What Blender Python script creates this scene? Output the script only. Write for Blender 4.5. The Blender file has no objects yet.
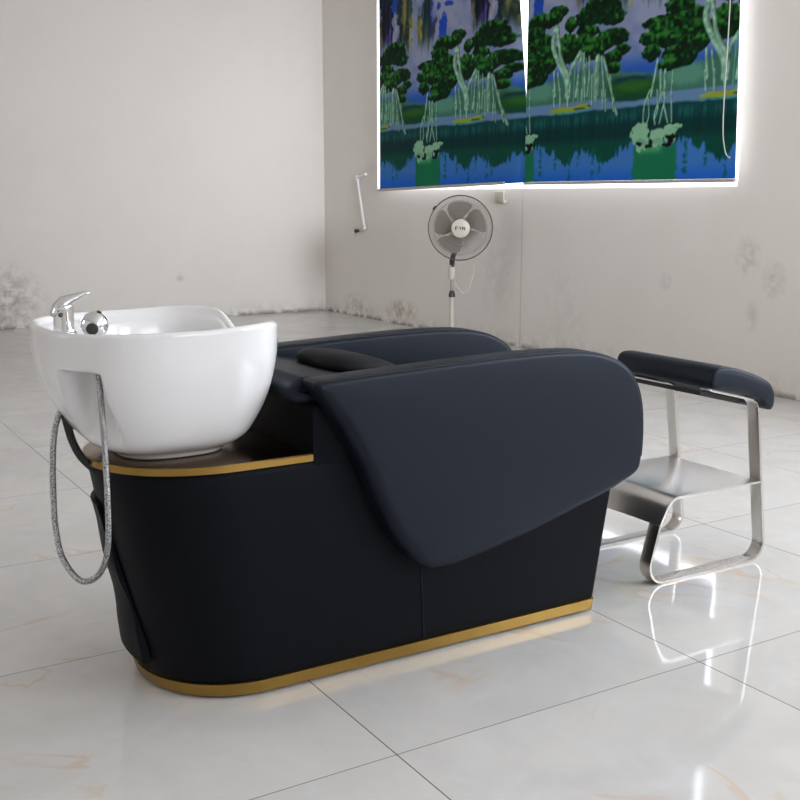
import bpy, bmesh, math, random
import numpy as np
from mathutils import Vector
random.seed(3)
scene = bpy.context.scene
COL = scene.collection

# ------------------------------------------------------------ camera, light
cam_d = bpy.data.cameras.new('camera'); cam = bpy.data.objects.new('camera', cam_d); COL.objects.link(cam)
cam.location = (0, 0, 1.037)
cam.rotation_euler = (math.radians(90 - 10.683), 0, math.radians(-31.254))
cam_d.sensor_width = 36; cam_d.lens = 1081.6 / 800 * 36
cam_d.clip_start = .05; cam_d.clip_end = 200
scene.camera = cam

world = bpy.data.worlds.new('sky'); scene.world = world; world.use_nodes = True
wb = world.node_tree.nodes['Background']
wb.inputs[0].default_value = (.86, .90, 1, 1); wb.inputs[1].default_value = 5.5

def area(name, loc, direction, sx, sy, power, color):
    l = bpy.data.lights.new(name, 'AREA'); l.shape = 'RECTANGLE'; l.size = sx; l.size_y = sy
    l.energy = power; l.color = color
    o = bpy.data.objects.new(name, l); o.location = loc
    o.rotation_euler = Vector(direction).to_track_quat('-Z', 'Z').to_euler(); COL.objects.link(o)
    return o
# daylight through unseen right-wall windows; the rear and west lamps are added fills
area('daylight_side_window', (4.88, 2.05, 2.0), (-1, 0, -.05), 2.4, 1.7, 62, (.90, .94, 1))
area('daylight_front_side_window', (4.88, -1.1, 2.0), (-1, 0, -.05), 2.2, 1.7, 110, (.87, .92, 1))
rear = area('added_rear_beam', (2.5, -3.30, 2.05), (1.6, 12.2, -.75), 1.5, 1.4, 21, (.86, .91, 1))  # added narrow beam that brightens the back wall
area('added_west_fill', (-3.28, 4.75, 1.9), (1, 0, -.05), 1.4, 1.3, 14, (1, .92, .84))  # added warm fill for the right wall and left floor
rear.data.spread = math.radians(32)

scene.view_settings.view_transform = 'Standard'
scene.view_settings.look = 'None'
scene.view_settings.exposure = -0.04
scene.view_settings.gamma = 1
scene.view_settings.use_curve_mapping = False

# ------------------------------------------------------------ helpers
def lin(c):
    c = c / 255
    return c / 12.92 if c <= .04045 else ((c + .055) / 1.055) ** 2.4
def rgb(r, g, b, k=1): return (lin(r) * k, lin(g) * k, lin(b) * k, 1)

class NT:
    def __init__(s, name):
        s.m = bpy.data.materials.new(name); s.m.use_nodes = True; s.t = s.m.node_tree
        s.b = s.t.nodes['Principled BSDF']
    def n(s, typ, **kw):
        n = s.t.nodes.new(typ)
        for k, v in kw.items(): setattr(n, k, v)
        return n
    def l(s, a, b): s.t.links.new(a, b)
    def math(s, op, a, b=None, clamp=False):
        n = s.n('ShaderNodeMath', operation=op, use_clamp=clamp)
        for i, v in enumerate((a, b)):
            if v is None: continue
            if isinstance(v, (int, float)): n.inputs[i].default_value = v
            else: s.l(v, n.inputs[i])
        return n.outputs[0]
    def mix(s, f, a, b):
        n = s.n('ShaderNodeMix', data_type='RGBA')
        for i, v in ((0, f), (6, a), (7, b)):
            if isinstance(v, (int, float, tuple)): n.inputs[i].default_value = v
            else: s.l(v, n.inputs[i])
        return n.outputs[2]
    def noise(s, vec, scale, detail=2, rough=.5, dist=0):
        n = s.n('ShaderNodeTexNoise'); n.inputs['Scale'].default_value = scale
        n.inputs['Detail'].default_value = detail; n.inputs['Roughness'].default_value = rough
        n.inputs['Distortion'].default_value = dist
        s.l(vec, n.inputs['Vector']); return n.outputs[0]
    def ramp(s, v, a, b, c=0, d=1):
        n = s.n('ShaderNodeMapRange'); n.inputs[1].default_value = a; n.inputs[2].default_value = b
        n.inputs[3].default_value = c; n.inputs[4].default_value = d; s.l(v, n.inputs[0]); return n.outputs[0]
    def bump(s, h, strength, dist):
        n = s.n('ShaderNodeBump'); n.inputs['Strength'].default_value = strength; n.inputs['Distance'].default_value = dist
        s.l(h, n.inputs['Height']); s.l(n.outputs[0], s.b.inputs['Normal'])
    def set(s, **kw):
        for k, v in kw.items(): s.b.inputs[k.replace('_', ' ')].default_value = v
        return s

def simple(name, color, rough=.5, metal=0, coat=0, noise=None):
    t = NT(name); t.set(Base_Color=color, Roughness=rough, Metallic=metal, Coat_Weight=coat)
    p = t.n('ShaderNodeTexCoord').outputs['Object']
    sc, st, di = noise or (40, .05, .001)
    t.bump(t.noise(p, sc, 3), st, di)
    return t.m

def brushed(name, color, rough, axis_scale=(3, 3, 400), bs=.12):
    t = NT(name); t.set(Base_Color=color, Roughness=rough, Metallic=1)
    p = t.n('ShaderNodeTexCoord').outputs['Object']
    mp = t.n('ShaderNodeMapping'); mp.inputs['Scale'].default_value = axis_scale; t.l(p, mp.inputs['Vector'])
    nz = t.noise(mp.outputs[0], 1, 3)
    t.l(t.ramp(nz, .3, .7, rough * .95, rough * 1.05), t.b.inputs['Roughness'])
    t.bump(nz, bs, .0006)
    return t.m

# leather
def leather(name, color, rough, spec=.3):
    t = NT(name); t.set(Base_Color=color, Roughness=rough)
    t.b.inputs['Specular IOR Level'].default_value = spec; t.b.inputs['Specular Tint'].default_value = (.72, .84, 1, 1)
    p = t.n('ShaderNodeTexCoord').outputs['Object']
    v = t.n('ShaderNodeTexVoronoi'); v.inputs['Scale'].default_value = 700; t.l(p, v.inputs['Vector'])
    big = t.noise(p, 7, 2)
    h = t.math('ADD', t.math('MULTIPLY', v.outputs['Distance'], .12), t.math('MULTIPLY', big, 1.6))
    t.bump(h, .25, .004)
    return t.m
M_LEATHER = leather('black_leather', (.0065, .0085, .0150, 1), .42, .27)
M_LEATHER_B = leather('black_base_leather', (.0048, .0050, .0060, 1), .50, .10)
M_PIPING = leather('black_piping', (.006, .006, .008, 1), .45)
M_PILLOW = leather('dark_pillow_leather', (.011, .0105, .011, 1), .55, .15)
M_GOLD = simple('brushed_gold', (.36, .225, .06, 1), .30, 1, 0, (900, .03, .0004))
M_BRONZE = brushed('bronze_plate', (.22, .155, .095, 1), .22, (4, 300, 4), .05)
M_STEEL = simple('brushed_steel', (.66, .64, .61, 1), .27, 1, 0, (900, .02, .0003))
M_STEELP = simple('brushed_steel_plate', (.78, .77, .76, 1), .30, 1, 0, (900, .02, .0003))
M_CHROME = simple('chrome', (.75, .76, .78, 1), .06, 1)
M_CERAMIC = simple('white_ceramic', (.78, .78, .785, 1), .07, 0, .6, (6, .02, .002))
M_BLACKRUB = simple('black_rubber', (.012, .012, .013, 1), .5)
M_BLACKPL = simple('black_plastic', (.02, .02, .02, 1), .35)
M_BEIGE = simple('ivory_plastic', (.50, .475, .395, 1), .4)
M_GREYPL = simple('grey_metal_tube', (.30, .29, .27, 1), .35, .6)
M_WIRE = simple('dull_wire', (.20, .17, .15, 1), .45, .5)
M_WHITEPL = simple('white_plastic', (.78, .77, .74, 1), .4)
M_BAR = simple('blind_bar', (.42, .39, .36, 1), .5)
M_CORD = simple('cord_white', (.45, .45, .43, 1), .5)
M_FRAME = simple('window_frame_white', (.8, .8, .8, 1), .4)
M_RING = simple('grey_ring', (.09, .085, .08, 1), .5)

# braided steel hose
t = NT('braided_hose'); t.set(Base_Color=(.42, .42, .44, 1), Roughness=.3, Metallic=1)
p = t.n('ShaderNodeTexCoord').outputs['Object']
v = t.n('ShaderNodeTexVoronoi'); v.inputs['Scale'].default_value = 520; t.l(p, v.inputs['Vector'])
t.l(t.mix(t.ramp(v.outputs['Distance'], .25, .6), (.80, .80, .82, 1), (.14, .14, .145, 1)), t.b.inputs['Base Color'])
t.bump(v.outputs['Distance'], .8, .001)
M_HOSE = t.m

# fan blade (translucent ivory plastic)
t = NT('fan_blade_plastic'); t.set(Base_Color=(.27, .24, .20, 1), Roughness=.4)
t.b.inputs['Transmission Weight'].default_value = .35
M_BLADE = t.m

# wall plaster with grime near the floor
def wall_mat(name, base, patches, wall_line=None, axis=1):
    t = NT(name); t.set(Roughness=.75)
    g = t.n('ShaderNodeNewGeometry').outputs['Position']
    s = t.n('ShaderNodeSeparateXYZ'); t.l(g, s.inputs[0])
    al = s.outputs[axis]; z = s.outputs[2]
    n1 = t.noise(g, 2.2, 4, .6); n2 = t.noise(g, 14, 5, .65); n3 = t.noise(g, 45, 3, .6)
    c = t.mix(t.math('MULTIPLY', t.ramp(n1, .45, .8), .22), base, tuple(base[i] * (.86, .84, .80)[i] for i in range(3)) + (1,))
    # floor line grime
    low = t.ramp(z, .0, .14, 1, 0)
    gr = t.math('MULTIPLY', low, t.ramp(n2, .42, .62), True)
    c = t.mix(t.math('MULTIPLY', gr, .3), c, rgb(130, 120, 100))
    line = t.math('MULTIPLY', t.ramp(z, .0, .035, 1, 0), t.ramp(n2, .40, .52), True)
    c = t.mix(t.math('MULTIPLY', line, .7), c, rgb(52, 46, 36))
    for (a0, z0, ra, rz, st, colr) in patches:
        da = t.math('DIVIDE', t.math('SUBTRACT', al, a0), ra); dz = t.math('DIVIDE', t.math('SUBTRACT', z, z0), rz)
        d = t.math('SQRT', t.math('ADD', t.math('MULTIPLY', da, da), t.math('MULTIPLY', dz, dz)))
        m = t.math('MULTIPLY', t.ramp(d, .3, 1.0, 1, 0), t.ramp(n2, .40, .62), True)
        c = t.mix(t.math('MULTIPLY', m, st), c, colr)
    # small scuffs
    sc = t.math('MULTIPLY', t.ramp(n3, .72, .78), t.ramp(n1, .5, .6), True)
    c = t.mix(t.math('MULTIPLY', sc, .15), c, rgb(110, 105, 98))
    if wall_line is not None:
        j = t.ramp(t.math('ABSOLUTE', t.math('SUBTRACT', al, wall_line)), .003, .009, 1, 0)  # thin darker vertical line on the lower wall
        j = t.math('MULTIPLY', j, t.ramp(z, 1.0, 1.1, 1, 0))
        c = t.mix(t.math('MULTIPLY', j, .30), c, rgb(120, 115, 105))
    t.l(c, t.b.inputs['Base Color'])
    t.bump(t.math('ADD', t.math('MULTIPLY', n2, .3), n1), .12, .02)
    return t.m
WB = (.74, .70, .65, 1)
M_WALL_R = wall_mat('painted_plaster_right', WB, [
    (7.55, .12, .30, .10, .6, rgb(130, 115, 85)), (8.3, .10, .30, .12, .4, rgb(130, 115, 85)),
    (4.0, .72, .10, .14, .3, rgb(90, 85, 80)), (3.82, .60, .10, .12, .3, rgb(90, 85, 80)), (3.95, .4, .06, .10, .2, rgb(90, 85, 80)),
    (5.5, .30, .30, .35, .12, rgb(130, 130, 125)), (6.25, .5, .25, .4, .15, rgb(130, 130, 120)), (4.6, .55, .06, .06, .4, rgb(120, 110, 100))], 5.965, 1)
M_WALL_L = wall_mat('painted_plaster_back', WB, [
    (1.72, .22, .42, .34, .55, rgb(112, 100, 86)), (1.2, .35, .5, .42, .45, rgb(120, 110, 96)), (3.2, .35, .05, .05, .3, rgb(120, 110, 100))], None, 0)
M_CEIL = wall_mat('ceiling_paint', WB, [], None, 0)

# polished marble floor tiles
t = NT('polished_marble_tiles')
g = t.n('ShaderNodeNewGeometry').outputs['Position']
s = t.n('ShaderNodeSeparateXYZ'); t.l(g, s.inputs[0])
SX, SY = .8, .741
tx = t.math('DIVIDE', t.math('SUBTRACT', s.outputs[0], .972 - 8 * SX), SX)
ty = t.math('DIVIDE', t.math('SUBTRACT', s.outputs[1], 1.613 - 8 * SY), SY)
fx = t.math('FRACT', tx); fy = t.math('FRACT', ty)
ix = t.math('FLOOR', tx); iy = t.math('FLOOR', ty)
ex = t.math('MULTIPLY', t.math('MINIMUM', fx, t.math('SUBTRACT', 1, fx)), SX)
ey = t.math('MULTIPLY', t.math('MINIMUM', fy, t.math('SUBTRACT', 1, fy)), SY)
gx = t.ramp(ex, .0009, .0019, 1, 0); gy = t.ramp(ey, .0009, .0018, 1, 0)
# per tile offset
cmb = t.n('ShaderNodeCombineXYZ'); t.l(ix, cmb.inputs[0]); t.l(iy, cmb.inputs[1])
wn = t.n('ShaderNodeTexWhiteNoise', noise_dimensions='2D'); t.l(cmb.outputs[0], wn.inputs['Vector'])
vm = t.n('ShaderNodeVectorMath', operation='SCALE'); t.l(wn.outputs['Color'], vm.inputs[0]); vm.inputs['Scale'].default_value = 20
va = t.n('ShaderNodeVectorMath', operation='ADD'); t.l(g, va.inputs[0]); t.l(vm.outputs[0], va.inputs[1])
q = va.outputs[0]
cloud = t.noise(q, 2.5, 5, .6, 1.2); cloud2 = t.noise(q, 6, 4, .6, .8)
c = t.mix(t.ramp(cloud, .35, .7), (.62, .612, .585, 1), (.545, .54, .525, 1))
c = t.mix(t.math('MULTIPLY', t.ramp(cloud2, .5, .75), .5), c, (.66, .665, .675, 1))
vn = t.noise(q, 2.0, 3, .55, 1.4)
vein = t.ramp(t.math('ABSOLUTE', t.math('SUBTRACT', vn, .5)), .0, .026, 1, 0)
vmask = t.ramp(t.noise(q, 3.1, 2, .5), .54, .63)
c = t.mix(t.math('MULTIPLY', t.math('MULTIPLY', vein, vmask, True), .45), c, (.58, .38, .19, 1))
vmask2 = t.ramp(t.noise(q, 9, 3, .6, 1), .66, .74)
c = t.mix(t.math('MULTIPLY', vmask2, .22), c, (.60, .45, .28, 1))
c = t.mix(t.math('MULTIPLY', gy, .8), c, (.16, .14, .12, 1))
c = t.mix(t.math('MULTIPLY', gx, .85), c, (.06, .052, .045, 1))
spk = t.n('ShaderNodeTexVoronoi'); spk.inputs['Scale'].default_value = 5; t.l(q, spk.inputs['Vector'])
c = t.mix(t.ramp(spk.outputs['Distance'], .012, .02, .7, 0), c, (.12, .09, .07, 1))
t.l(c, t.b.inputs['Base Color'])
t.l(t.ramp(cloud2, .3, .7, .035, .075), t.b.inputs['Roughness'])
t.b.inputs['IOR'].default_value = 1.55
wav = t.noise(q, 3.0, 1, .4)
grv = t.math('MAXIMUM', gx, gy)
t.bump(t.math('SUBTRACT', wav, t.math('MULTIPLY', grv, .2)), .10, .012)
M_FLOOR = t.m

# ------------------------------------------------------------ object helpers
def mesh_obj(name, verts, faces, mat, parent=None, smooth=True, sharp=35, bevel=0):
    me = bpy.data.meshes.new(name); me.from_pydata([tuple(v) for v in verts], [], [tuple(f) for f in faces])
    bm = bmesh.new(); bm.from_mesh(me)
    bmesh.ops.remove_doubles(bm, verts=bm.verts, dist=1e-6)
    if bevel: bmesh.ops.bevel(bm, geom=[e for e in bm.edges if e.calc_face_angle(0) > .4], offset=bevel, segments=2, profile=.6, affect='EDGES', clamp_overlap=True)
    bmesh.ops.recalc_face_normals(bm, faces=bm.faces)
    if smooth:
        a = math.radians(sharp)
        for f in bm.faces: f.smooth = True
        for e in bm.edges: e.smooth = e.calc_face_angle(0) < a
    bm.to_mesh(me); bm.free()
    me.materials.append(mat)
    o = bpy.data.objects.new(name, me); COL.objects.link(o)
    if parent: o.parent = parent; o.matrix_parent_inverse = parent.matrix_world.inverted()
    return o

def thing(name, label, cat, loc, group=None):
    o = bpy.data.objects.new(name, None); o.empty_display_size = .1; COL.objects.link(o)
    o.location = loc; o['label'] = label; o['category'] = cat
    if group: o['group'] = group
    bpy.context.view_layer.update()
    return o

def tag(o, label, cat, group=None):
    o['label'] = label; o['category'] = cat
    if group: o['group'] = group
    return o

def loft(rings, caps=True, closed=True):
    n = len(rings[0]); V = [v for r in rings for v in r]; F = []
    for i in range(len(rings) - 1):
        for j in range(n if closed else n - 1):
            k = (j + 1) % n
            F.append((i * n + j, i * n + k, (i + 1) * n + k, (i + 1) * n + j))
    if caps: F.append(tuple(range(n))[::-1]); F.append(tuple((len(rings) - 1) * n + j for j in range(n)))
    return V, F

class Geo:
    def __init__(s): s.v = []; s.f = []
    def add(s, VF):
        o = len(s.v); s.v += [tuple(v) for v in VF[0]]; s.f += [tuple(i + o for i in f) for f in VF[1]]; return s
    def build(s, name, mat, parent=None, **kw): return mesh_obj(name, s.v, s.f, mat, parent, **kw)

def box(x0, x1, y0, y1, z0, z1):
    V = [(x, y, z) for z in (z0, z1) for x, y in ((x0, y0), (x1, y0), (x1, y1), (x0, y1))]
    return V, [(3, 2, 1, 0), (4, 5, 6, 7), (0, 1, 5, 4), (1, 2, 6, 5), (2, 3, 7, 6), (3, 0, 4, 7)]

def catmull(P, n=6, closed=False):
    P = [np.array(p, float) for p in P]; out = []; m = len(P)
    for i in range(m if closed else m - 1):
        if closed: a, b, c, d = P[i - 1], P[i], P[(i + 1) % m], P[(i + 2) % m]
        else: a = P[max(i - 1, 0)]; b = P[i]; c = P[i + 1]; d = P[min(i + 2, m - 1)]
        for k in range(n):
            u = k / n
            out.append(.5 * (2 * b + (c - a) * u + (2 * a - 5 * b + 4 * c - d) * u * u + (3 * b - a - 3 * c + d) * u ** 3))
    if not closed: out.append(P[-1])
    return out

def tube(pts, r, seg=10, closed=False):
    pts = [Vector(p) for p in pts]; n = len(pts); rings = []
    rs = r if isinstance(r, (list, tuple)) else [r] * n
    up = None
    for i, p in enumerate(pts):
        a = pts[i - 1] if (i > 0 or closed) else p; b = pts[(i + 1) % n] if (i < n - 1 or closed) else p
        t_ = (b - a).normalized()
        if up is None:
            up = Vector((0, 0, 1)) if abs(t_.z) < .9 else Vector((1, 0, 0))
        s_ = t_.cross(up).normalized(); up = s_.cross(t_).normalized()
        rings.append([tuple(p + s_ * math.cos(2 * math.pi * k / seg) * rs[i] + up * math.sin(2 * math.pi * k / seg) * rs[i]) for k in range(seg)])
    if closed: rings.append(rings[0])
    return loft(rings, caps=not closed)

def lathe(prof, c=(0, 0, 0), axis=(0, 0, 1), seg=32):
    """prof: list of (r, h) along axis"""
    ax = Vector(axis).normalized(); s_ = ax.orthogonal().normalized(); u_ = ax.cross(s_); c = Vector(c)
    rings = [[tuple(c + ax * h + (s_ * math.cos(2 * math.pi * k / seg) + u_ * math.sin(2 * math.pi * k / seg)) * max(r, 1e-5)) for k in range(seg)] for r, h in prof]
    return loft(rings)

def fillet(P, rad, n=6, closed=False):
    """round polyline corners (2-D). rad: number or per-point list"""
    P = [np.array(p, float) for p in P]; m = len(P); out = []
    for i in range(m):
        r = rad[i] if isinstance(rad, (list, tuple)) else rad
        if (not closed and i in (0, m - 1)) or r <= 0: out.append(P[i]); continue
        a = P[i - 1] - P[i]; b = P[(i + 1) % m] - P[i]
        la, lb = np.linalg.norm(a), np.linalg.norm(b); a /= la; b /= lb
        ang = math.acos(max(-1, min(1, float(a @ b)))); d = min(r / math.tan(ang / 2), la * .49, lb * .49); rr = d * math.tan(ang / 2)
        bis = a + b; bis /= np.linalg.norm(bis); cc = P[i] + bis * rr / math.sin(ang / 2)
        p0 = P[i] + a * d - cc; p1 = P[i] + b * d - cc
        a0 = math.atan2(p0[1], p0[0]); a1 = math.atan2(p1[1], p1[0]); da = (a1 - a0 + math.pi) % (2 * math.pi) - math.pi
        for k in range(n + 1): t_ = a0 + da * k / n; out.append(cc + rr * np.array([math.cos(t_), math.sin(t_)]))
    return out

def normals2(P, closed=True):
    P = [np.array(p, float) for p in P]; m = len(P); N = []
    for i in range(m):
        a = P[i - 1] if (closed or i > 0) else P[i]; b = P[(i + 1) % m] if (closed or i < m - 1) else P[i]
        d = b - a; d /= max(np.linalg.norm(d), 1e-9); N.append(np.array([d[1], -d[0]]))
    return N   # outward for CCW

def area2(P): return .5 * sum(P[i - 1][0] * P[i][1] - P[i][0] * P[i - 1][1] for i in range(len(P)))

def slab(P, y0, y1, r=.01, r2=None, n=5, puff=0):
    """outline P in X-Z, thickness y0..y1, edges rounded with radius r (number or per point) on y0 side, r2 on y1 side"""
    P = [np.array(p, float) for p in P]
    if area2(P) < 0: P = P[::-1]
    N = normals2(P); m = len(P)
    ra = r if isinstance(r, list) else [r] * m
    rb = (r2 if isinstance(r2, list) else [r2] * m) if r2 is not None else ra
    rings = []
    def ring(off, y): return [(P[i][0] - N[i][0] * off[i], y[i], P[i][1] - N[i][1] * off[i]) for i in range(m)]
    if puff:   # star-shaped outlines: gently domed face drawn from rings shrinking to the middle
        c_ = sum(P) / m; base = [P[i] - N[i] * ra[i] for i in range(m)]
        for s_ in (.02, .15, .3, .45, .6, .75, .87, .95):
            rings.append([(c_[0] + (p[0] - c_[0]) * s_, y0 - puff * (1 - s_ ** 4), c_[1] + (p[1] - c_[1]) * s_) for p in base])
    for k in range(n + 1):
        f = math.pi / 2 * k / n
        rings.append(ring([x * (1 - math.sin(f)) for x in ra], [y0 + x * (1 - math.cos(f)) for x in ra]))
    for k in range(n, -1, -1):
        f = math.pi / 2 * k / n
        rings.append(ring([x * (1 - math.sin(f)) for x in rb], [y1 - x * (1 - math.cos(f)) for x in rb]))
    if puff:
        base = [P[i] - N[i] * rb[i] for i in range(m)]
        for s_ in (.95, .87, .75, .6, .45, .3, .15, .02):
            rings.append([(c_[0] + (p[0] - c_[0]) * s_, y1 + puff * (1 - s_ ** 4), c_[1] + (p[1] - c_[1]) * s_) for p in base])
    return loft(rings)

def strip(P, thick, y0, y1):
    """flat bar following open path P in X-Z (thickness centred), width y0..y1"""
    N = normals2(P, False); h = thick / 2
    rings = []
    for p, n_ in zip(P, N):
        a = p + n_ * h; b = p - n_ * h
        rings.append([(a[0], y0, a[1]), (a[0], y1, a[1]), (b[0], y1, b[1]), (b[0], y0, b[1])])
    return loft(rings)
# ------------------------------------------------------------ setting
def struct(o): o['kind'] = 'structure'; return o
XR, YB, XW_, YN_, ZC = 4.597, 8.895, -3.0, -3.0, 3.3
struct(mesh_obj('floor', *box(XW_ - .3, XR + .3, YN_ - .3, YB + .3, -.12, 0), M_FLOOR, smooth=False))
struct(mesh_obj('ceiling', *box(XW_ - .3, XR + .3, YN_ - .3, YB + .3, ZC, ZC + .15), M_CEIL, smooth=False))
struct(mesh_obj('wall_back', *box(XW_ - .3, XR + .3, YB, YB + .3, 0, ZC), M_WALL_L, smooth=False))

def wall_x(name, x0, x1, mat, holes, ya, yb):
    g_ = Geo(); y = ya
    for (h0, h1, z0, z1) in sorted(holes):
        g_.add(box(x0, x1, y, h0, 0, ZC)); g_.add(box(x0, x1, h0, h1, 0, z0)); g_.add(box(x0, x1, h0, h1, z1, ZC)); y = h1
    g_.add(box(x0, x1, y, yb, 0, ZC)); return struct(g_.build(name, mat, smooth=False))
W1 = (4.100, 7.935, 1.086, 2.85)
wall_x('wall_right', XR, XR + .24, M_WALL_R, [(-2.3, .1, 1.1, 2.85), (.8, 3.3, 1.1, 2.85), W1], YN_, YB)
wall_x('wall_left', XW_ - .24, XW_, M_WALL_L, [(4.0, 5.5, 1.2, 2.6)], YN_, YB)  # opening cut for the added west fill
g_ = Geo(); g_.add(box(XW_, 1.6, YN_ - .24, YN_, 0, ZC)); g_.add(box(3.4, XR, YN_ - .24, YN_, 0, ZC))
g_.add(box(1.6, 3.4, YN_ - .24, YN_, 0, 1.2)); g_.add(box(1.6, 3.4, YN_ - .24, YN_, 2.85, ZC))  # opening left around the added rear beam
struct(g_.build('wall_front', M_WALL_L, smooth=False))
# window 1 behind the blinds: outer frame with mullions
g_ = Geo(); x0, x1 = XR + .17, XR + .22
y0, y1, z0, z1 = W1
for a in (y0, y1 - .05): g_.add(box(x0, x1, a, a + .05, z0, z1))
g_.add(box(x0, x1, y0, y1, z0, z0 + .02)); g_.add(box(x0, x1, y0, y1, z1 - .05, z1))
struct(g_.build('window_1', M_FRAME, smooth=False))

# ------------------------------------------------------------ printed roller blinds
PER = 1.28
NU, NZ = 300, 380
Z0, Z1 = 1.06, 2.96
rng = np.random.default_rng(5)
def vnoise(nx, nz, sx, sz, seed):
    r_ = np.random.default_rng(seed); gx, gz = max(2, int(sx)), max(2, int(sz)); G = r_.random((gz + 1, gx)); G = np.concatenate([G, G[:, :1]], 1)
    xx = np.linspace(0, gx, nx, endpoint=False); zz = np.linspace(0, gz, nz, endpoint=False)
    i = xx.astype(int); j = zz.astype(int); fx_ = xx - i; fz_ = (zz - j)[:, None]; fx_ = fx_ * fx_ * (3 - 2 * fx_); fz_ = fz_ * fz_ * (3 - 2 * fz_)
    a = G[np.ix_(j, i)]; b = G[np.ix_(j, i + 1)]; c_ = G[np.ix_(j + 1, i)]; d = G[np.ix_(j + 1, i + 1)]
    return (a * (1 - fx_) + b * fx_) * (1 - fz_) + (c_ * (1 - fx_) + d * fx_) * fz_
uu = (np.arange(NU) / NU * PER - .64)[None, :].repeat(NZ, 0)
zz = np.linspace(Z0, Z1, NZ)[:, None].repeat(NU, 1)
NF = vnoise(NU, NZ, 60, 95, 1); NM = vnoise(NU, NZ, 22, 35, 2); NC = vnoise(NU, NZ, 6, 9, 3); NV = vnoise(NU, NZ, 55, 10, 4); NS = vnoise(NU, NZ, 90, 6, 7)
img = np.zeros((NZ, NU, 3))
def C3(r, g__, b): return np.array([r, g__, b], float)
def put(m, col):
    global img
    m = np.clip(m, 0, 1)[..., None]; img = img * (1 - m) + col * m
def sm(x, a, b): x = np.clip((x - a) / (b - a), 0, 1); return x * x * (3 - 2 * x)
def wrap(d): return (d + .64) % 1.28 - .64
# sky
img[:] = C3(112, 122, 152)
put(sm(NC + .3 * NM, .5, .9) * .8, C3(146, 148, 164))
put(sm(zz, 2.0, 1.72) * .8, C3(92, 116, 158)); put(sm(zz, 1.86, 1.74), C3(52, 86, 150))
put(sm(-zz + NM * .15, -2.25, -2.5) * 0, C3(0, 0, 0))
# blue sky gap between the pillars
def ell(u, z, a, b, noise=.35, soft=.12):
    d = np.sqrt((wrap(uu - u) / a) ** 2 + ((zz - z) / b) ** 2) + (NF - .5) * noise + (NM - .5) * noise
    return 1 - sm(d, 1 - soft, 1 + soft)
for e in ((.20, 2.25, .05, .10), (.17, 2.18, .03, .08), (.14, 2.40, .03, .03), (.27, 2.40, .06, .02), (-.48, 2.50, .07, .10)): put(ell(*e, .6), C3(44, 74, 148))
# rock pillars: (u0, u1, z bottom)
top = sm(zz, 2.10, 2.22)
for (ua, ub, zb, zt, col, al) in ((-.72, -.50, 2.15, 2.9, (38, 44, 58), 1), (-.72, -.66, 2.12, 2.40, (110, 100, 66), .8), (-.60, -.53, 2.14, 2.32, (84, 64, 120), .9), (-.50, -.45, 2.12, 2.42, (150, 146, 156), .9),
                       (-.44, -.34, 2.13, 2.9, (36, 46, 52), 1), (-.38, -.22, 2.10, 2.9, (52, 66, 58), 1), (-.36, -.28, 2.2, 2.9, (120, 112, 78), .8), (-.27, -.20, 2.06, 2.36, (124, 128, 80), .8), (-.20, -.12, 2.45, 2.9, (150, 150, 156), 1),
                       (-.15, .05, 2.08, 2.40, (56, 70, 64), 1), (-.15, -.06, 2.12, 2.36, (140, 130, 70), .8), (-.08, .06, 2.20, 2.9, (44, 58, 64), 1), (.0, .12, 2.14, 2.30, (46, 48, 66), .9), (.02, .07, 2.25, 2.5, (50, 60, 110), .8)):
    wob = (NM - .5) * .05 + (NF - .5) * .03
    m = sm(uu + wob, ua, ua + .02) * (1 - sm(uu + wob, ub - .02, ub)); m = np.maximum(m, sm(uu - 1.28 + wob, ua, ua + .02) * (1 - sm(uu - 1.28 + wob, ub - .02, ub)))
    m *= sm(zz + (NS - .5) * .12, zb, zb + .12) * (1 - sm(zz + NM * .1, zt, zt + .08))
    col_ = np.array(col, float) * (.6 + .8 * NV[..., None])
    m_ = (m * al)[..., None]; img = img * (1 - m_) + col_ * m_
# mist
put(sm(zz, 2.22, 2.12) * sm(zz, 1.95, 2.05) * .35, C3(130, 140, 165))
# far hills and pale water
hh = 1.755 + .035 * np.sin(uu * 2 * math.pi / 1.28 * 1 - 1.8) + (NM - .5) * .02
put(1 - sm(zz, hh - .01, hh + .01), C3(66, 104, 92))
put((1 - sm(zz, hh - .05, hh - .01)) * (ell(-.20, 1.66, .22, .09, .2, .3)), C3(36, 76, 42)); put(ell(-.2, 1.70, .16, .02, .3, .4) * .8, C3(28, 52, 70)); put(ell(-.18, 1.67, .14, .03, .3, .4) * .7, C3(54, 94, 44))
put(ell(.22, 1.70, .16, .06, .2, .4) * .8, C3(92, 134, 118))
put((1 - sm(zz, 1.605, 1.615)) * 1, C3(98, 122, 150)); put(ell(-.2, 1.6, .2, .02, .2, .4), C3(30, 66, 50)); 
wl = 1.548 + (NM - .5) * .01
put(1 - sm(zz, wl - .008, wl + .008), C3(24, 62, 62))
put(sm(zz, 1.55, 1.50) * sm(NS + .2 * NF, .45, .8) * .5, C3(52, 104, 104))
put(sm(zz, 1.50, 1.44) * .8, C3(12, 46, 46)); put(sm(zz, 1.40, 1.34) * .7, C3(20, 74, 60))
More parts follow.
